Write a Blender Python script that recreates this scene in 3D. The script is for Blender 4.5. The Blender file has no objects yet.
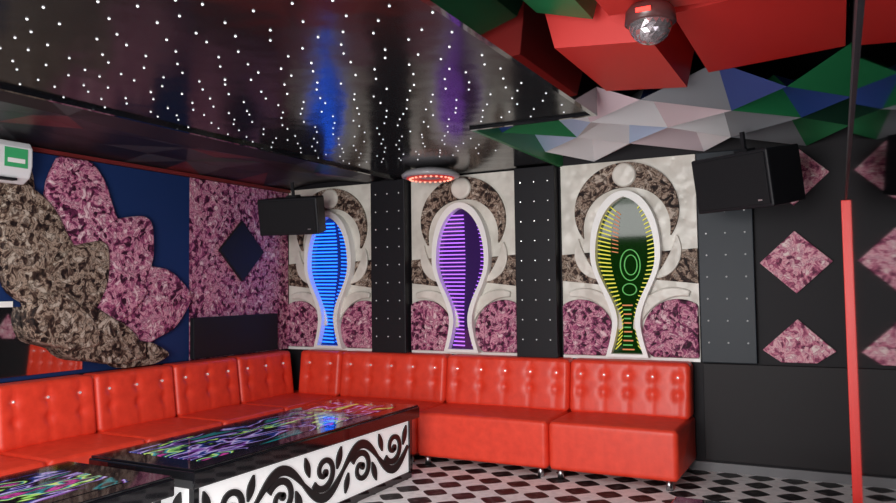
import bpy, bmesh, math, random
from mathutils import Vector, Matrix
random.seed(7)
sc=bpy.context.scene
COL=sc.collection
XL,XR,YB,YF,HC=-5.09,0.10,6.20,-1.3,2.50

# ---------------- materials ----------------
def mat(name,col=(.5,.5,.5),rough=.5,metal=0,emit=None,es=0,spec=.5,coat=0):
    m=bpy.data.materials.new(name); m.use_nodes=True
    b=m.node_tree.nodes['Principled BSDF']
    b.inputs['Base Color'].default_value=(*col,1)
    b.inputs['Roughness'].default_value=rough
    b.inputs['Metallic'].default_value=metal
    b.inputs['Specular IOR Level'].default_value=spec
    b.inputs['Coat Weight'].default_value=coat
    if emit:
        b.inputs['Emission Color'].default_value=(*emit,1)
        b.inputs['Emission Strength'].default_value=es
    return m
def nd(m,t,**kw):
    n=m.node_tree.nodes.new(t)
    for k,v in kw.items(): setattr(n,k,v)
    return n
def lk(m,a,b): m.node_tree.links.new(a,b)
def ramp(m,stops,interp='LINEAR'):
    r=nd(m,'ShaderNodeValToRGB'); cr=r.color_ramp; cr.interpolation=interp
    while len(cr.elements)<len(stops): cr.elements.new(.5)
    for e,(p,c) in zip(cr.elements,stops):
        e.position=p; e.color=(*c,1)
    return r
def floral(name,stops,scale=9,rough=.6):
    m=mat(name,rough=rough,spec=.2); b=m.node_tree.nodes['Principled BSDF']
    tc=nd(m,'ShaderNodeTexCoord')
    n=nd(m,'ShaderNodeTexNoise'); n.inputs['Scale'].default_value=scale; n.inputs['Detail'].default_value=5; n.inputs['Roughness'].default_value=.6; n.inputs['Distortion'].default_value=2.2
    v=nd(m,'ShaderNodeTexVoronoi'); v.inputs['Scale'].default_value=scale*3.2
    ds=nd(m,'ShaderNodeVectorMath',operation='MULTIPLY_ADD'); ds.inputs[1].default_value=(.06,.06,.06)
    lk(m,n.outputs['Color'],ds.inputs[0]); lk(m,tc.outputs['Object'],ds.inputs[2]); lk(m,ds.outputs[0],v.inputs['Vector'])
    sep=nd(m,'ShaderNodeSeparateColor'); lk(m,v.outputs['Color'],sep.inputs[0])
    mr=nd(m,'ShaderNodeMapRange'); mr.inputs[1].default_value=.3; mr.inputs[2].default_value=.7
    lk(m,n.outputs['Fac'],mr.inputs[0])
    mx=nd(m,'ShaderNodeMixRGB'); mx.inputs[0].default_value=.42
    lk(m,tc.outputs['Object'],n.inputs['Vector'])
    lk(m,mr.outputs[0],mx.inputs[1]); lk(m,sep.outputs[0],mx.inputs[2])
    r=ramp(m,stops); lk(m,mx.outputs[0],r.inputs[0]); lk(m,r.outputs[0],b.inputs['Base Color'])
    bp=nd(m,'ShaderNodeBump'); bp.inputs['Strength'].default_value=.5; bp.inputs['Distance'].default_value=.01
    lk(m,mx.outputs[0],bp.inputs['Height']); lk(m,bp.outputs[0],b.inputs['Normal'])
    return m
M={}
P_=[.22,.36,.46,.56,.66,.80]
M['pink']=floral('pink_floral_fabric',list(zip(P_,[(.03,.006,.018),(.14,.025,.075),(.40,.09,.20),(.70,.36,.44),(.24,.045,.12),(.78,.56,.60)])))
M['pinklight']=floral('pink_floral_light',list(zip(P_,[(.14,.03,.07),(.42,.10,.19),(.68,.26,.35),(.82,.52,.56),(.5,.16,.26),(.88,.72,.70)])))
M['brown']=floral('brown_floral_fabric',list(zip(P_,[(.010,.006,.006),(.04,.022,.018),(.12,.075,.055),(.42,.32,.25),(.06,.036,.027),(.50,.42,.35)])))
def cream():
    m=mat('cream_quilted_leather',(.66,.62,.55),.35); b=m.node_tree.nodes['Principled BSDF']
    tc=nd(m,'ShaderNodeTexCoord')
    v=nd(m,'ShaderNodeTexVoronoi',feature='SMOOTH_F1'); v.inputs['Scale'].default_value=13
    n=nd(m,'ShaderNodeTexNoise'); n.inputs['Scale'].default_value=5; n.inputs['Detail'].default_value=3
    lk(m,tc.outputs['Object'],v.inputs['Vector']); lk(m,tc.outputs['Object'],n.inputs['Vector'])
    r=ramp(m,[(.3,(.58,.55,.49)),(.65,(.78,.75,.68))]); lk(m,n.outputs['Fac'],r.inputs[0]); lk(m,r.outputs[0],b.inputs['Base Color'])
    bp=nd(m,'ShaderNodeBump'); bp.inputs['Strength'].default_value=.6; bp.inputs['Distance'].default_value=.025
    lk(m,v.outputs['Distance'],bp.inputs['Height']); lk(m,bp.outputs[0],b.inputs['Normal'])
    return m
M['cream']=cream()
M['white']=mat('white_lacquer',(.88,.88,.86),.3)
M['bodyglow']=mat('white_glow_panel',(.88,.88,.88),.4,emit=(1,1,1),es=.35)  # slight glow added because the white table body falls dark in shade
M['black']=mat('black_panel',(.012,.012,.015),.5,spec=.25)
M['blackwall']=mat('black_wall_paint',(.016,.015,.018),.6,spec=.2)
M['wains']=mat('wainscot_black',(.022,.020,.022),.55,spec=.2)
M['greypanel']=mat('grey_blue_panel',(.022,.029,.038),.45,spec=.25)
M['gloss']=mat('black_gloss',(.006,.006,.008),.08,coat=.5)
M['matblack']=mat('black_lattice',(.008,.008,.009),.4)
M['blue']=mat('blue_wall_paint',(.010,.030,.115),.5,spec=.2)
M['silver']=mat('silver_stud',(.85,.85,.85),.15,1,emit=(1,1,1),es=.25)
M['star']=mat('crystal_star',(.8,.8,.8),.1,0,emit=(.85,.9,1),es=.4)
M['mirror']=mat('dark_mirror',(.28,.29,.31),.03,1)
M['mirror2']=mat('tinted_mirror',(.6,.6,.6),.03,1)
M['redtrim']=mat('red_trim',(.55,.02,.015),.35,emit=(1,.03,.02),es=.08)
M['metal']=mat('brushed_metal',(.5,.5,.52),.3,1)
M['grille']=mat('speaker_grille',(.012,.012,.014),.8,spec=.2)
M['plastic']=mat('white_plastic',(.75,.76,.78),.35)
def leather():
    m=mat('red_leather',(.68,.045,.03),.42); b=m.node_tree.nodes['Principled BSDF']
    tc=nd(m,'ShaderNodeTexCoord'); n=nd(m,'ShaderNodeTexNoise'); n.inputs['Scale'].default_value=14; n.inputs['Detail'].default_value=4
    lk(m,tc.outputs['Object'],n.inputs['Vector'])
    r=ramp(m,[(.3,(.72,.042,.018)),(.7,(.84,.060,.027))]); lk(m,n.outputs['Fac'],r.inputs[0]); lk(m,r.outputs[0],b.inputs['Base Color'])
    bp=nd(m,'ShaderNodeBump'); bp.inputs['Strength'].default_value=.12; bp.inputs['Distance'].default_value=.01
    lk(m,n.outputs['Fac'],bp.inputs['Height']); lk(m,bp.outputs[0],b.inputs['Normal'])
    return m
M['leather']=leather()
def ceilmat():
    m=mat('black_satin_ceiling',(.006,.007,.008),.16); b=m.node_tree.nodes['Principled BSDF']
    b.inputs['Specular IOR Level'].default_value=.30
    tc=nd(m,'ShaderNodeTexCoord'); n=nd(m,'ShaderNodeTexNoise'); n.inputs['Scale'].default_value=2.2; n.inputs['Detail'].default_value=2
    lk(m,tc.outputs['Object'],n.inputs['Vector'])
    bp=nd(m,'ShaderNodeBump'); bp.inputs['Strength'].default_value=.3; bp.inputs['Distance'].default_value=.03
    lk(m,n.outputs['Fac'],bp.inputs['Height']); lk(m,bp.outputs[0],b.inputs['Normal'])
    return m
M['ceil']=ceilmat()
def floormat():
    m=mat('checkered_floor_tiles',rough=.5,spec=.25); b=m.node_tree.nodes['Principled BSDF']
    tc=nd(m,'ShaderNodeTexCoord'); mp=nd(m,'ShaderNodeMapping'); mp.inputs['Rotation'].default_value=(0,0,math.radians(45)); lk(m,tc.outputs['Object'],mp.inputs[0])
    sx=nd(m,'ShaderNodeSeparateXYZ'); lk(m,mp.outputs[0],sx.inputs[0])
    def mth(op,a,bv=None):
        n=nd(m,'ShaderNodeMath',operation=op)
        for i,x in enumerate((a,bv)):
            if x is None: continue
            if isinstance(x,(int,float)): n.inputs[i].default_value=x
            else: lk(m,x,n.inputs[i])
        return n.outputs[0]
    k=math.pi/.16
    # alternating tiles, the black ones slightly inset with rounded corners
    f=mth('MULTIPLY',mth('SINE',mth('MULTIPLY',sx.outputs[0],k)),mth('SINE',mth('MULTIPLY',sx.outputs[1],k)))
    a=mth('GREATER_THAN',f,.07)
    n=nd(m,'ShaderNodeTexNoise'); n.inputs['Scale'].default_value=18; n.inputs['Detail'].default_value=6; lk(m,tc.outputs['Object'],n.inputs['Vector'])
    r=ramp(m,[(.35,(.78,.78,.78)),(.6,(.93,.93,.93))]); lk(m,n.outputs['Fac'],r.inputs[0])
    r2=ramp(m,[(.5,(.012,.011,.012)),(.75,(.12,.11,.11))]); lk(m,n.outputs['Fac'],r2.inputs[0])
    x=nd(m,'ShaderNodeMixRGB'); lk(m,a,x.inputs[0]); lk(m,r.outputs[0],x.inputs[1]); lk(m,r2.outputs[0],x.inputs[2])
    lk(m,x.outputs[0],b.inputs['Base Color'])
    return m
M['floor']=floormat()
def tabletop():
    m=mat('table_top_print',rough=.08,coat=.5); b=m.node_tree.nodes['Principled BSDF']
    tc=nd(m,'ShaderNodeTexCoord'); mp=nd(m,'ShaderNodeMapping'); mp.inputs['Scale'].default_value=(2.6,.8,1); mp.inputs['Rotation'].default_value=(0,0,.9)
    lk(m,tc.outputs['Object'],mp.inputs[0])
    n=nd(m,'ShaderNodeTexNoise'); n.inputs['Scale'].default_value=2.6; n.inputs['Detail'].default_value=2.5; n.inputs['Distortion'].default_value=.6
    lk(m,mp.outputs[0],n.inputs['Vector'])
    k=(.004,.004,.006)
    r=ramp(m,[(.30,k),(.34,(.01,.16,.18)),(.37,k),(.43,k),(.455,(.16,.04,.30)),(.475,(.45,.40,.65)),(.49,(.02,.04,.25)),(.52,k),(.56,k),(.58,(.22,.55,.10)),(.59,(.6,.6,.2)),(.605,(.02,.3,.35)),(.63,k),(.66,(.5,.05,.3)),(.69,k)])
    lk(m,n.outputs['Fac'],r.inputs[0]); lk(m,r.outputs[0],b.inputs['Base Color'])
    lk(m,r.outputs[0],b.inputs['Emission Color']); b.inputs['Emission Strength'].default_value=.5
    return m
M['ttop']=tabletop()

# ---------------- helpers ----------------
def empty(name,loc=(0,0,0)):
    e=bpy.data.objects.new(name,None); e.location=loc; COL.objects.link(e); e.empty_display_size=.1; return e
def mk(name,verts,faces,m,parent=None,smooth=False,bevel=0,mi=None,seg=2):
    me=bpy.data.meshes.new(name); me.from_pydata([tuple(v) for v in verts],[],faces)
    bm=bmesh.new(); bm.from_mesh(me); bmesh.ops.recalc_face_normals(bm,faces=bm.faces); bm.to_mesh(me); bm.free()
    ms=m if isinstance(m,list) else [m]
    for x in ms: me.materials.append(x)
    if mi:
        for p,i in zip(me.polygons,mi): p.material_index=i
    if smooth:
        for p in me.polygons: p.use_smooth=True
    o=bpy.data.objects.new(name,me); COL.objects.link(o)
    if parent: o.parent=parent
    if bevel:
        b=o.modifiers.new('bevel','BEVEL'); b.width=bevel; b.segments=seg; b.limit_method='ANGLE'; b.angle_limit=math.radians(35)
    return o
def box(name,x0,x1,y0,y1,z0,z1,m,parent=None,bevel=0):
    v=[(x,y,z) for x in(x0,x1) for y in(y0,y1) for z in(z0,z1)]
    f=[(0,1,3,2),(4,6,7,5),(0,4,5,1),(2,3,7,6),(0,2,6,4),(1,5,7,3)]
    return mk(name,v,f,m,parent,bevel=bevel)
def WB(s,z,d): return (s,YB-d,z)
def WL(s,z,d): return (XL+d,s,z)
def extr(name,pts,d0,d1,W,m,parent=None,bevel=0,seg=3):
    n=len(pts); v=[W(s,z,d0) for s,z in pts]+[W(s,z,d1) for s,z in pts]
    f=[tuple(range(n)),tuple(range(n,2*n))]+[(i,(i+1)%n,n+(i+1)%n,n+i) for i in range(n)]
    return mk(name,v,f,m,parent,bevel=bevel,seg=seg)
def ringx(name,outer,inner,d0,d1,W,m,parent=None,bevel=0,closed=True):
    n=len(outer); v=[]
    for o,i in zip(outer,inner): v+= [W(*o,d0),W(*o,d1),W(*i,d1),W(*i,d0)]
    f=[]
    for k in range(n if closed else n-1):
        a=4*k; b=4*((k+1)%n)
        for j in range(4): f.append((a+j,a+(j+1)%4,b+(j+1)%4,b+j))
    if not closed: f+=[(0,1,2,3),tuple(4*(n-1)+j for j in range(4))]
    return mk(name,v,f,m,parent,bevel=bevel)
def ribbon(name,pts,wd,d0,d1,W,m,parent=None,bevel=0):
    o,i=[],[]
    n=len(pts)
    for k,(s,z) in enumerate(pts):
        a=pts[max(k-1,0)]; b=pts[min(k+1,n-1)]
        t=(b[0]-a[0],b[1]-a[1]); L=math.hypot(*t) or 1; nx,nz=-t[1]/L,t[0]/L
        w=wd(k/(n-1))/2 if callable(wd) else wd/2
        o.append((s+nx*w,z+nz*w)); i.append((s-nx*w,z-nz*w))
    return ringx(name,o,i,d0,d1,W,m,parent,bevel,closed=False)
def ell(cx,cz,rx,rz,n=40,rot=0,a0=0,a1=2*math.pi,scal=0,k=0):
    p=[]
    full=abs(a1-a0-2*math.pi)<1e-6
    for i in range(n):
        a=a0+(a1-a0)*i/(n if full else n-1)
        q=1+scal*abs(math.sin(k*a)) if scal else 1
        x,z=rx*q*math.cos(a),rz*q*math.sin(a)
        p.append((cx+x*math.cos(rot)-z*math.sin(rot),cz+x*math.sin(rot)+z*math.cos(rot)))
    return p
def clampp(p,s0,s1,z0,z1): 
    out=[]
    for s,z in p:
        q=(min(max(s,s0),s1),min(max(z,z0),z1))
        if not out or math.dist(out[-1],q)>1e-4: out.append(q)
    return out
def balls(name,pts,r,m,parent=None,sub=1,sc3=(1,1,1)):
    bm=bmesh.new()
    for p in pts:
        bmesh.ops.create_icosphere(bm,subdivisions=sub,radius=r,matrix=Matrix.Translation(p)@Matrix.Diagonal((*sc3,1)))
    me=bpy.data.meshes.new(name); bm.to_mesh(me); bm.free(); me.materials.append(m)
    o=bpy.data.objects.new(name,me); COL.objects.link(o)
    if parent:o.parent=parent
    return o
def lathe(name,prof,c,m,parent=None,n=48,smooth=True):
    v=[];f=[]
    for r,z in prof:
        for k in range(n):
            a=2*math.pi*k/n; v.append((c[0]+r*math.cos(a),c[1]+r*math.sin(a),c[2]+z))
    for j in range(len(prof)-1):
        for k in range(n):
            f.append((j*n+k,j*n+(k+1)%n,(j+1)*n+(k+1)%n,(j+1)*n+k))
    return mk(name,v,f,m,parent,smooth=smooth)

# ---------------- room shell ----------------
box('floor',XL-.1,XR+.1,YF,YB+.1,-.1,0,M['floor'])
box('wall_back',XL-.1,XR+.1,YB,YB+.1,0,3.1,M['blackwall'])
box('wall_left',XL-.1,XL,YF,YB,0,3.1,M['blackwall'])
box('wall_right',XR,XR+.1,YF,YB,0,3.1,mat('black_matte_wall',(.012,.012,.014),.8,spec=.1))
box('wall_front',XL-.1,XR+.1,YF-.1,YF,0,3.1,M['blackwall'])
box('ceiling',XL-.1,XR+.1,YF,YB+.1,3.0,3.1,M['black'])
EX=-1.30; EX2=-2.12; YA=4.40; XS=-3.70
bc=empty('ceiling_black_star_panel')
box('panel_near',XS,EX,YF,YA,HC,HC+.35,M['ceil'],bc)
box('panel_far',XS,EX2,YA,YB,HC,HC+.35,M['ceil'],bc)
box('panel_left',XL,XS,YF,YB,HC+.05,HC+.35,M['ceil'],bc)
box('edge_side',EX,EX+.03,YF,YA+.03,HC-.015,HC+.36,M['gloss'],bc)
box('edge_back',EX2,EX,YA,YA+.03,HC-.015,HC+.36,M['gloss'],bc)
box('edge_far',EX2,EX2+.03,YA+.03,YB,HC-.015,HC+.36,mat('green_edge',(.02,.2,.06),.4),bc)
dr=mat('dark_red_trim',(.16,.018,.018),.4)
box('trim_left_star_edge',XS-.03,XS,YF,YB,HC-.02,HC+.02,M['gloss'],bc)
box('trim_left_wall_top',XL+.001,XL+.035,1.0,YB,HC-.035,HC-.005,dr,bc)
st=[]
r=0;y=.9
while y<5.35:
    x=XS+.08+(.085 if r%2 else 0)
    while x<(EX if y<YA else EX2)-.06:
        st.append((x+random.uniform(-.04,.04),y+random.uniform(-.04,.04),HC-.001)); x+=.18
    y+=.14; r+=1
balls('ceiling_crystal_studs',st,.0062,M['star'])

# faceted ceilings
pal={k:mat('facet_'+k,c,.4,spec=.3) for k,c in dict(white=(.75,.75,.77),paleblue=(.42,.54,.74),lilac=(.60,.50,.54),blue=(.02,.05,.20),green=(.015,.15,.055),grey=(.22,.23,.25),red=(.50,.02,.02),dark=(.012,.012,.015),dimgrey=(.05,.05,.055),dimred=(.12,.02,.02),dimgreen=(.012,.05,.03)).items()}
pal['red']=mat('red_ceiling_panel',(.52,.022,.018),.5,spec=.3)
pl=list(pal.values()); pk=list(pal.keys())
def facets(name,x0,x1,nx,y0,y1,ny,zf,choose,parent=None):
    v=[];f=[];mi=[]
    for j in range(ny+1):
        for i in range(nx+1):
            jx=0 if i in(0,nx) else random.uniform(-.25,.25)*(x1-x0)/nx
            v.append((x0+(x1-x0)*i/nx+jx,y0+(y1-y0)*j/ny,zf(i,j)))
    W=nx+1
    for j in range(ny):
        for i in range(nx):
            a=j*W+i
            t=[(a,a+1,a+W+1),(a,a+W+1,a+W)] if (i+j)%2 else [(a,a+1,a+W),(a+1,a+W+1,a+W)]
            for q,tt in enumerate(t):
                f.append(tt); mi.append(pk.index(choose(i,j,q)))
    return mk(name,v,f,pl,parent,mi=mi)
pat=[['white','white','lilac','white','grey','green'],
     ['paleblue','white','paleblue','white','grey','dimgreen'],
     ['green','paleblue','white','lilac','green','blue'],
     ['blue','white','lilac','grey','blue','green']]
rc=empty('ceiling_faceted_relief')
facets('facets_back',EX2+.03,XR,6,YA+.03,YB,4,
  lambda i,j:(2.55 if (i+j)%2 else 2.74)-(.04 if j==4 else 0)-(.03 if i>3 else 0),
  lambda i,j,q: (pat[3-j][i] if q==0 else pat[3-j][(i+1)%6]),rc)
facets('facets_left',XL,XS-.03,4,1.2,YB,12,
  lambda i,j:HC+(.045 if (i*7+j*3)%3 else .0),
  lambda i,j,q: random.choice(['dark']*8+['dimgrey','dimgrey','dimred','dimgreen']),rc)  # dim tones paint low light and dull reflections into the left facets
def prism(name,x0,x1,y0,y1,zt,zb,ins,mt,tilt=0):
    v=[(x0,y0,zt),(x1,y0,zt),(x1,y1,zt),(x0,y1,zt),
       (x0+ins,y0+ins,zb+tilt),(x1-ins,y0+ins,zb-tilt),(x1-ins,y1-ins,zb-tilt),(x0+ins,y1-ins,zb+tilt)]
    f=[(0,1,2,3),(4,5,6,7)]+[(k,(k+1)%4,4+(k+1)%4,4+k) for k in range(4)]
    return mk(name,v,f,mt,rc)
prism('red_block_a',EX+.06,-.66,3.35,4.38,2.90,2.58,.06,pal['red'],.02)
prism('red_block_b',-.64,XR,3.3,4.40,2.92,2.66,.03,pal['red'],-.02)
prism('red_block_c',-.92,XR,1.8,3.28,2.90,2.62,.06,pal['red'],.02)
prism('red_block_d',EX+.36,-.6,0.6,2.9,2.95,2.74,.1,pal['red'],.03)
prism('green_block',EX+.03,EX+.40,1.9,3.33,2.90,2.70,.05,pal['green'],.04)
box('recess_top',EX+.03,XR,YF,YA+.03,2.90,2.99,pal['red'],rc)

# ---------------- back wall panels ----------------
def hw(z,top=2.23,bot=.87):
    t=(z-bot)/(top-bot)
    if t>.62: 
        q=(t-.62)/.38; return .288*math.sqrt(max(0,1-q**2.2))
    if t>.2:
        q=(t-.2)/.42; q=.5-.5*math.cos(math.pi*q); return .115+(.288-.115)*q
    q=(.2-t)/.2; return .115+.06*q**1.5
def vase(c,off=0,top=2.23,bot=.87,n=70):
    zs=[bot+(top-bot)*(.5-.5*math.cos(math.pi*(i/n)))for i in range(n+1)]
    Q=[]
    for z in zs:
        f=(z-bot)/(top-bot)
        zz=bot+off*.6+(top-off-bot-off*.6)*f
        w=max(0,hw(z)-off*(1 if z<top-1e-6 else 0))
        Q.append((w,zz))
    P=[[c+w,z] for w,z in Q]+[[c-w,z] for w,z in Q[::-1][1:]]
    return [tuple(p) for p in P]
def emis(n,c,s): return mat(n,(.02,.02,.02),.4,emit=c,es=s)
def panel(s0,s1,c):
    e=empty('padded_relief_wall_panel')
    box('backing',s0,s1,YB-.03,YB-.001,.87,2.49,M['cream'],e)
    box('bottom_trim',s0,s1,YB-.05,YB-.001,.845,.87,M['white'],e)
    for sg in(-1,1):
        a,b=(s0,c-.2) if sg<0 else (c+.2,s1)
        extr('brown_band',[(a,1.50),(b,1.46),(b,1.74),(a,1.72)],.03,.045,WB,M['brown'],e,.006)
        lob=clampp(ell(c+sg*.40,1.06,.28,.28,48),s0+.005,s1-.005,.875,2)
        extr('pink_lobe',lob,.03,.07,WB,M['pink'],e,.015)
        arc=ell(c+sg*.40,1.06,.335,.335,30,0,math.radians(20),math.radians(175)) 
        if sg<0: arc=[(2*(c-.40)-s,z) for s,z in arc]
        arc=[(s,z) for s,z in arc if s0+.04<s<s1-.04]
        if len(arc)>3: ribbon('cream_swoosh',arc,lambda t:.05+.05*math.sin(math.pi*t),.03,.065,WB,M['cream'],e,.012)
        arm=[]
        for k in range(24):
            t=k/23; a=math.radians(-75+85*t)
            arm.append((c+sg*(.14+.27*math.cos(a)),1.80+.30*math.sin(a)))
        arm=[p for p in arm if s0+.04<p[0]<s1-.04]
        ribbon('cream_arm',arm,lambda t:.01+.09*math.sin(math.pi*t),.03,.06,WB,M['cream'],e,.006)
    n=56;o=[];i=[]
    for k in range(n+1):
        # crescent drawn as outer arch against a lower, narrower inner arch meeting in pointed horn tips
        a=math.radians(-33+246*k/n)
        o.append((c+.43*math.cos(a),2.07+.40*math.sin(a)))
        q=math.sin(math.pi*k/n)
        tx,tz=c+.43*math.cos(a),2.07+.40*math.sin(a)
        th=.002+.215*q**.9
        i.append((tx-th*math.cos(a)*1.0, tz-th*math.sin(a)*.95))
    ringx('horned_crescent',o,i,.03,.065,WB,M['brown'],e,.002,closed=False)
    extr('round_boss',ell(c,2.365,.10,.10,40),.03,.085,WB,M['cream'],e,.02)
    return e
P3=(-2.105,-.985,-1.546); P2=(-3.60,-2.52,-3.05); P1=(-5.085,-4.02,-4.53)
kinds=['blue','purple','green']
for (s0,s1,c),k in zip((P1,P2,P3),kinds): panel(s0,s1,c)
def window(c,kind):
    e=empty('led_infinity_mirror')
    out=vase(c); inn=vase(c,.045)
    ringx('white_frame',out,inn,.032,.12,WB,M['white'],e,.012)
    colr={'blue':(.01,.10,.9),'purple':(.35,.10,.85),'green':(.05,.4,.03)}[kind]
    gl=mat('tinted_glass_'+kind,tuple(x*.06 for x in colr),.06,0,emit=colr,es={'blue':.16,'purple':.04,'green':.012}[kind],coat=.3)
    extr('glass',vase(c,.043),.032,.05,WB,gl,e)
    lm=emis('led_'+kind,{'blue':(.008,.13,1),'purple':(.38,.11,.8),'green':(.75,.66,.02)}[kind],{'blue':3.5,'purple':2.2,'green':1.0}[kind])
    lm2=emis('led_inner_'+kind,(.06,.5,.05),.7)
    lm3=emis('led_red_'+kind,(.8,.2,.03),.8)
    def bars_mesh(name,L,m):
        bars=[];f=[]
        for a,b,z,z2,h in L:
            k=len(bars)
            for (s,zz) in((a,z),(b,z2)):
                for dz in(-h,h):
                    for dd in(.056,.062): bars.append(WB(s,zz+dz,dd))
            f.extend([(k,k+1,k+3,k+2),(k+4,k+6,k+7,k+5),(k,k+4,k+5,k+1),(k+2,k+3,k+7,k+6),(k,k+2,k+6,k+4),(k+1,k+5,k+7,k+3)])
        mk(name,bars,f,m,e)
    z=.93; A=[];B=[];C=[]
    while z<2.14:
        w=hw(z)-.05
        if kind=='blue':
            A+=[(c-w,c+w*.35,z,z-.004,.0065),(c+w*.55,c+w,z+.006,z,.005)]
        elif kind=='purple':
            A+=[(c-w,c+w*.12,z,z-.003,.005),(c+w*.78,c+w,z+.004,z,.0035)]
        else:
            t=(z-1.5)/.7
            A+=[(c-w,c-w*.55,z,z-.06*t,.005),(c+w*.74,c+w,z-.04*t,z,.004)]
            if z<1.32: B.append((c-w*.45,c+w*.35,z,z,.005)) if int(z*28)%2 else C.append((c-w*.45,c+w*.45,z,z,.005))
            if z>1.75: C.append((c-w*.5,c-w*.28,z-.06*t,z-.09*t,.004))
        z+=.036
    bars_mesh('led_bars',A,lm)
    if B: bars_mesh('led_bars_inner',B,lm2)
    if C: bars_mesh('led_bars_warm',C,lm3)
    if kind=='green':
        for cx,cz,rx,rz in((.03,1.62,.085,.13),(.035,1.62,.055,.085),(.02,1.42,.06,.05)):
            ringx('reflection_loop',ell(c+cx,cz,rx,rz,40),ell(c+cx,cz,rx-.007,rz-.007,40),.054,.06,WB,lm2,e)  # glowing ellipses stand in for the reflections inside the green mirror
    return e
for (s0,s1,c),k in zip((P1,P2,P3),kinds): window(c,k)

def pillar(x0,x1,d,m,name='studded_pillar'):
    e=empty(name)
    box('pillar_body',x0,x1,YB-d,YB-.001,.845,2.49,m,e,.006)
    pts=[]
    z=1.0
    while z<2.45:
        for i in range(3): pts.append((x0+.06+(x1-x0-.12)*i/2,YB-d-.002,z))
        z+=.17
    balls('studs',pts,.008,M['silver'],e)
pillar(-4.0,-3.62,.13,M['black']); pillar(-2.50,-2.13,.13,M['black']); pillar(-.975,-.57,.06,M['greypanel'])
dm=empty('pink_diamond_wall_panels')
for z in(2.27,1.61,.95):
    p=[(-.285-.25,z),(-.285,z+.235),(-.285+.25,z),(-.285,z-.235)]
    if z<1: p=[(-.535,z),(-.285,z+.235),(-.035,z),(-.035-.13,.86),(-.535+.13,.86)]
    extr('diamond',p,.001,.03,WB,M['pinklight'],dm,.006)
box('wall_wainscot_panel',-.97,XR-.001,YB-.04,YB-.001,.09,.835,M['wains'],None,.004)
box('baseboard_back',XL,XR,YB-.025,YB-.0005,0,.07,mat('baseboard_grey',(.16,.16,.17),.4))

# ---------------- left wall ----------------
box('blue_wall_panel',XL+.001,XL+.02,1.2,4.80,.85,HC-.04,M['blue'])
box('pink_floral_wall_panel',XL+.001,XL+.02,4.81,YB-.06,.85,HC-.04,M['pink'])
extr('black_diamond_wall_panel',[(5.14,1.83),(5.44,2.12),(5.74,1.83),(5.44,1.54)],.021,.05,WL,M['black'],None,.006)
box('black_sill_panel',XL+.021,XL+.07,4.81,5.92,.86,1.22,M['black'],None,.006)
pr=empty('petal_wall_relief')
def leaf(cy,cz,L,wd,ang,n=40):
    p=[]
    for k in range(n):
        t=2*math.pi*k/n
        u=math.cos(t); s=math.sin(t)
        w=wd*s*(1-.35*u)*(1+.05*math.cos(6*t))
        x=L*u
        p.append((cy+x*math.cos(ang)-w*math.sin(ang),cz+x*math.sin(ang)+w*math.cos(ang)))
    return p
pet=[('brown',3.10,2.12,.44,.26,1.4,.03),('pink',3.70,2.08,.48,.30,1.75,.05),('brown',3.33,1.80,.46,.27,1.9,.08),
     ('pink',4.05,1.72,.42,.30,.9,.07),('pink',4.40,1.37,.37,.31,0.1,.06),('brown',3.62,1.50,.42,.26,.9,.10),
     ('pink',3.95,1.42,.34,.22,.2,.085),('brown',3.86,1.10,.42,.19,-.35,.11),('brown',4.20,.96,.30,.11,-.1,.09),('brown',3.55,1.22,.30,.18,-.5,.125)]
for mm,y,z,L,wd,rot,d in pet:
    p=clampp(leaf(y,z,L,wd,rot),1.3,4.79,.86,HC-.045)
    extr('petal_'+mm,p,.021,.03+d,WL,M[mm],pr,.022,4)
mr=empty('wall_mirror')
box('mirror_glass',XL+.021,XL+.03,2.3,3.75,.88,1.36,M['mirror2'],mr)
box('mirror_rim',XL+.021,XL+.045,2.3,3.2,1.36,1.40,M['white'],mr)
ac=empty('air_conditioner')
prof=[(0.036,2.21),(.12,2.20),(.19,2.24),(.215,2.32),(.215,2.44),(.19,2.48),(.036,2.485)]
v=[(XL+d,2.45,z) for d,z in prof]+[(XL+d,3.22,z) for d,z in prof]; n=len(prof)
mk('housing',v,[tuple(range(n)),tuple(range(n,2*n))]+[(i,(i+1)%n,n+(i+1)%n,n+i) for i in range(n)],M['plastic'],ac,bevel=.012)
box('back_plate',XL+.021,XL+.04,2.5,3.17,2.23,2.45,M['plastic'],ac)
box('air_outlet',XL+.13,XL+.20,2.55,3.12,2.215,2.23,M['black'],ac)
box('energy_label',XL+.216,XL+.219,3.02,3.18,2.30,2.43,mat('green_label',(.05,.4,.15),.4),ac)
box('label_white',XL+.2195,XL+.221,3.04,3.16,2.33,2.36,M['white'],ac)

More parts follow.
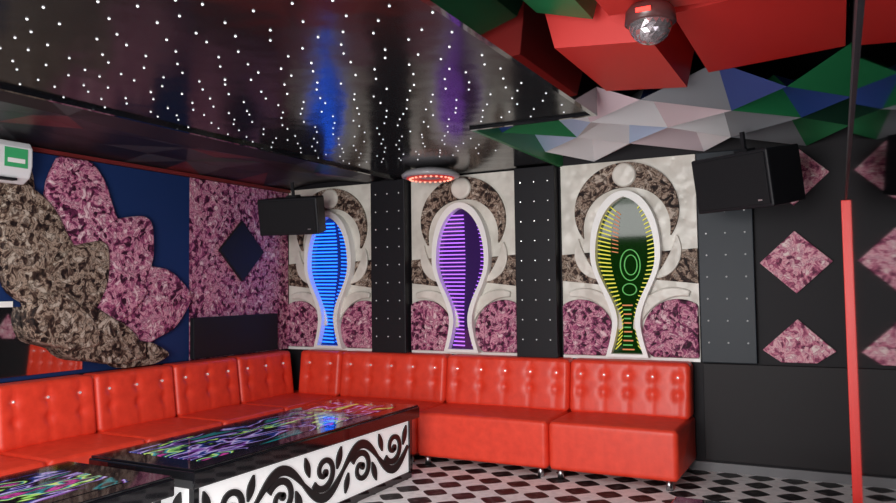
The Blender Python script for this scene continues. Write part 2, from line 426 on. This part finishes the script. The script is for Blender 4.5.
# ---------------- sofa ----------------
sofa=empty('sectional_sofa')
def SB(l,dep,z): return (l,YB-.03-dep,z)
def SL(l,dep,z): return (XL+.03+dep,l,z)
def cushion(name,l0,l1,d0,d1,z0,z1,r,Mp,dimp=None,lean=0,puff=.0):
    n=max(12,int((l1-l0)/.02)); v=[];f=[]
    def prof(ins):
        a,b,c,d=d0+ins,d1-ins,z0+ins,z1-ins; P=[]
        rr=max(r-ins,.004)
        def arc(cx,cz,a0):
            for k in range(7):
                t=math.radians(a0+90*k/6); P.append((cx+rr*math.cos(t),cz+rr*math.sin(t)))
        arc(b-rr,c+rr,-90)
        for k in range(1,22): P.append((b,c+rr+(d-c-2*rr)*k/22))
        arc(b-rr,d-rr,0)
        for k in range(1,8): P.append((b-rr+(a-b+2*rr)*k/8,d))
        arc(a+rr,d-rr,90); arc(a+rr,c+rr,180)
        return P
    for i in range(n+1):
        l=l0+(l1-l0)*i/n; e=min(l-l0,l1-l); ins=0
        if e<r: ins=r*(1-math.sqrt(max(0,1-((r-e)/r)**2)))*.9
        P=prof(ins); npf=len(P)
        for (d,z) in P:
            if dimp and d>d0+(d1-d0)*.6:
                dz=0
                for (bl,bz) in dimp: dz+=.022*math.exp(-((l-bl)**2+(z-bz)**2)/(2*.028**2))
                for bl in set(b[0] for b in dimp): dz+=.007*math.exp(-((l-bl)**2)/(2*.012**2))
                d-=dz
            if puff and z>z1-.1: z+=puff*math.sin(math.pi*(l-l0)/(l1-l0))*math.sin(math.pi*min(max((d-d0)/(d1-d0),0),1))
            d+=lean*(z1-z)
            v.append(Mp(l,d,z))
    for i in range(n):
        for j in range(npf):
            f.append((i*npf+j,i*npf+(j+1)%npf,(i+1)*npf+(j+1)%npf,(i+1)*npf+j))
    f+=[tuple(range(npf)),tuple(n*npf+j for j in range(npf))]
    return mk(name,v,f,M['leather'],sofa,smooth=True)
btn=[];legs=[]
def module(l0,l1,Mp,seat=True,sl0=None,sl1=None,nb=5):
    bt=[]
    for k in range(nb):
        bl=l0+(l1-l0)*(k+.5)/nb
        for bz in(.735,.60): bt.append((bl,bz))
    cushion('back_cushion',l0+.004,l1-.004,.0,.19,.42,.85,.035,Mp,bt,.12)
    for bl,bz in bt: 
        if bz>.7: btn.append(Mp(bl,.19-.018+.12*(.85-bz),bz))
    if seat:
        a=sl0 if sl0 is not None else l0; b=sl1 if sl1 is not None else l1
        cushion('seat',a+.004,b-.004,0,.74,.07,.43,.03,Mp,None,0,.012)
        for l in(a+.08,b-.08):
            for d in(.08,.68):
                legs.append(Mp(l,d,0))
module(-2.0,-1.035,SB); module(-3.15,-2.0,SB); module(-4.3,-3.15,SB)
module(-4.80,-4.3,SB,seat=False,nb=2)
ys=[6.17,5.2,4.46,3.72,2.98,2.24,1.5]
for a,b in zip(ys[1:],ys[:-1]):
    module(a,b if b<6 else 5.95,SL,True,a,b,nb=3)
balls('crystal_buttons',btn,.0115,M['silver'],sofa,2)
for p in legs:
    lathe('leg',[(0,0),(.025,0),(.022,.075),(0,.075)],p,M['metal'],sofa,16)

# ---------------- tables ----------------
def table(x0,x1,y0,y1,H=.55):
    e=empty('karaoke_coffee_table')
    box('top_slab',x0,x1,y0,y1,H-.10,H-.012,M['gloss'],e,.008)
    box('top_glass',x0+.01,x1-.01,y0+.01,y1-.01,H-.012,H,M['gloss'],e,.003)
    box('printed_top',x0+.12,x1-.12,y0+.16,y1-.16,H,H+.002,M['ttop'],e)
    box('white_body',x0+.06,x1-.06,y0+.06,y1-.06,.05,H-.10,M['bodyglow'],e)
    box('plinth',x0+.05,x1-.05,y0+.05,y1-.05,0,.05,M['gloss'],e)
    for sx in(x0+.045,x1-.08):
        for sy in(y0+.045,y1-.08): box('corner_post',sx,sx+.035,sy,sy+.035,.05,H-.10,M['gloss'],e)
    def WX(s,z,d): return (x1-.06+d,s,z)
    def WY(s,z,d): return (s,y0+.06-d,z)
    zc=(.05+H-.10)/2
    for W,a,b in((WX,y0+.1,y1-.1),(WY,x0+.1,x1-.1)):
        L=b-a; n=max(1,round(L/.42)); w=L/n
        for k in range(n):
            c=a+w*(k+.5); fl=1 if k%2 else -1
            lv=[(c-w/2+w*t, zc+fl*.13*math.sin(math.pi*t)) for t in [i/20 for i in range(21)]]
            ribbon('vine',lv,lambda t:.026+.036*math.sin(math.pi*t),.0,.012,W,M['matblack'],e)
            sp=[]
            for q in range(40):
                t=q/39; ang=math.radians(150)-t*math.pi*2.6
                rr=.020+.105*(1-t)
                sp.append((c+rr*math.cos(ang),zc-fl*.035+fl*rr*.95*math.sin(ang)))
            ribbon('scroll',sp,lambda t:.044*(1-.4*t),.0,.013,W,M['matblack'],e)
            extr('scroll_tip',ell(sp[-1][0],sp[-1][1],.026,.026,16),0,.013,W,M['matblack'],e)
            lf=[(c+w*.33+.05*t,zc-fl*(.02+.14*t)) for t in [i/10 for i in range(11)]]
            ribbon('leaf',lf,lambda t:.006+.05*math.sin(math.pi*t),.0,.012,W,M['matblack'],e)
            lf=[(c-w*.36-.04*t,zc-fl*(.03+.13*t)) for t in [i/10 for i in range(11)]]
            ribbon('leaf',lf,lambda t:.006+.045*math.sin(math.pi*t),.0,.012,W,M['matblack'],e)
table(-3.72,-2.92,2.80,5.10); table(-3.72,-2.92,.9,2.68)
lt=empty('low_black_table')
box('top',-.76,-.03,2.2,3.88,.36,.40,M['gloss'],lt,.006)
box('body',-.71,-.08,2.28,3.80,0,.36,M['black'],lt)

# ---------------- speakers ----------------
def speaker(loc,rot,w,h,d,up,k=.8):
    e=empty('wall_speaker',loc); e.rotation_euler=rot
    pts=[(-w/2,-d/2),(w/2,-d/2),(w/2*k,d/2),(-w/2*k,d/2)]
    v=[(x,y,-h/2) for x,y in pts]+[(x,y,h/2) for x,y in pts]
    mk('cabinet',v,[(0,1,2,3),(4,5,6,7),(0,1,5,4),(1,2,6,5),(2,3,7,6),(3,0,4,7)],M['black'],e,bevel=.012)
    box('grille',-w/2+.02,w/2-.02,-d/2-.012,-d/2,-h/2+.02,h/2-.02,M['grille'],e,.006)
    box('badge',w/2-.10,w/2-.07,-d/2-.016,-d/2-.012,-h/2+.045,-h/2+.055,M['metal'],e)
    box('bracket_plate',-.05,.05,-.05,.05,h/2,h/2+.02,M['black'],e)
    box('bracket_arm',-.012,.012,-.012,.012,h/2+.02,h/2+up,M['black'],e)
    return e
speaker((-4.50,5.55,2.15),(math.radians(10),0,math.radians(12)),.60,.34,.30,.14)
speaker((-.53,5.52,2.17),(math.radians(10),math.radians(0),math.radians(-30)),.60,.38,.40,.14,.92)

# ---------------- ceiling lamps ----------------
dl=empty('led_disc_lamp'); c=(-3.14,5.72,2.42)
lathe('disc_body',[(0,.08),(.10,.08),(.22,.05),(.255,.02),(.25,0),(.235,-.006),(0,-.006)],c,mat('lamp_rim',(.35,.34,.36),.3),dl)
lathe('red_led_ring',[(.10,-.008),(.21,-.008),(.21,-.012),(.10,-.012),(.10,-.008)],c,emis('red_led',(.8,.05,.03),.6),dl)
balls('red_leds',[(c[0]+.18*math.cos(a*math.pi/12),c[1]+.18*math.sin(a*math.pi/12),c[2]-.014) for a in range(24)],.012,emis('red_led_dot',(1,.3,.2),2),dl)
db=empty('disco_dome_light'); c=(-.66,3.12,2.54)
lathe('base',[(0,.07),(.085,.07),(.10,.05),(.105,.0),(.09,-.005),(0,-.005)],c,mat('dome_base',(.08,.03,.03),.3),db)
gm=mat('crystal_dome',(.50,.45,.48),.12,.8,spec=.9)
def dome():
    v=[];f=[];R=.088;n=20;mr_=7
    for j in range(mr_+1):
        t=math.pi/2*j/mr_
        for k in range(n):
            a=2*math.pi*(k+.5*(j%2))/n
            v.append((c[0]+R*math.cos(t)*math.cos(a),c[1]+R*math.cos(t)*math.sin(a),c[2]-.005-R*.95*math.sin(t)))
    for j in range(mr_):
        for k in range(n):
            a,b,d,e_=j*n+k,j*n+(k+1)%n,(j+1)*n+(k+1)%n,(j+1)*n+k
            f.extend([(a,b,e_),(b,d,e_)])
    mk('faceted_dome',v,f,gm,db)
dome()
box('red_display',c[0]-.035,c[0]+.025,c[1]-.112,c[1]-.104,c[2]+.018,c[2]+.034,emis('red_display',(1,.03,.02),4),db)

# ---------------- right mirror ----------------
rm=empty('mirror_partition')
box('mirror_sheet',.045,.099,-1.0,4.40,.02,1.88,M['mirror'],rm)
box('red_edge_trim',.022,.099,4.40,4.44,0,1.88,M['redtrim'],rm,.003)
box('top_rail',.04,.099,-1.0,4.44,1.88,1.93,M['black'],rm)

# ---------------- lights ----------------
def area(name,loc,target,sx,sy,e,col=(1,1,1)):
    l=bpy.data.lights.new(name,'AREA'); l.shape='RECTANGLE'; l.size=sx; l.size_y=sy; l.energy=e; l.color=col
    o=bpy.data.objects.new(name,l); o.location=loc
    o.rotation_euler=(Vector(target)-Vector(loc)).to_track_quat('-Z','Y').to_euler(); COL.objects.link(o)
area('front_fill',(-1.4,-.9,1.5),(-2.8,5.5,1.6),2.0,1.8,195,(1,.98,.965))  # added fill lamp behind the camera; no doorway is there
area('overhead_fill',(-2.6,2.6,2.46),(-2.6,3.4,0),2.0,2.0,68,(1,.98,.97))  # added fill lamp under the ceiling, without a fixture
area('floor_bounce',(-1.6,1.2,.3),(-1.6,3.5,2.6),1.2,1.2,32,(1,.97,.97))
w=bpy.data.worlds.new('world'); sc.world=w; w.use_nodes=True
w.node_tree.nodes['Background'].inputs[0].default_value=(.3,.3,.35,1); w.node_tree.nodes['Background'].inputs[1].default_value=.3

# ---------------- camera ----------------
cd=bpy.data.cameras.new('camera'); cd.sensor_width=36; cd.lens=36*750/896; cd.clip_start=.02
co=bpy.data.objects.new('camera',cd); COL.objects.link(co)
Rm=Matrix.Rotation(math.radians(27.5),4,'Z')@Matrix.Rotation(math.radians(92.8),4,'X')@Matrix.Rotation(math.radians(-.77),4,'Z')
co.matrix_world=Matrix.Translation((0,0,1.45))@Rm
sc.camera=co
sc.view_settings.view_transform='Standard'
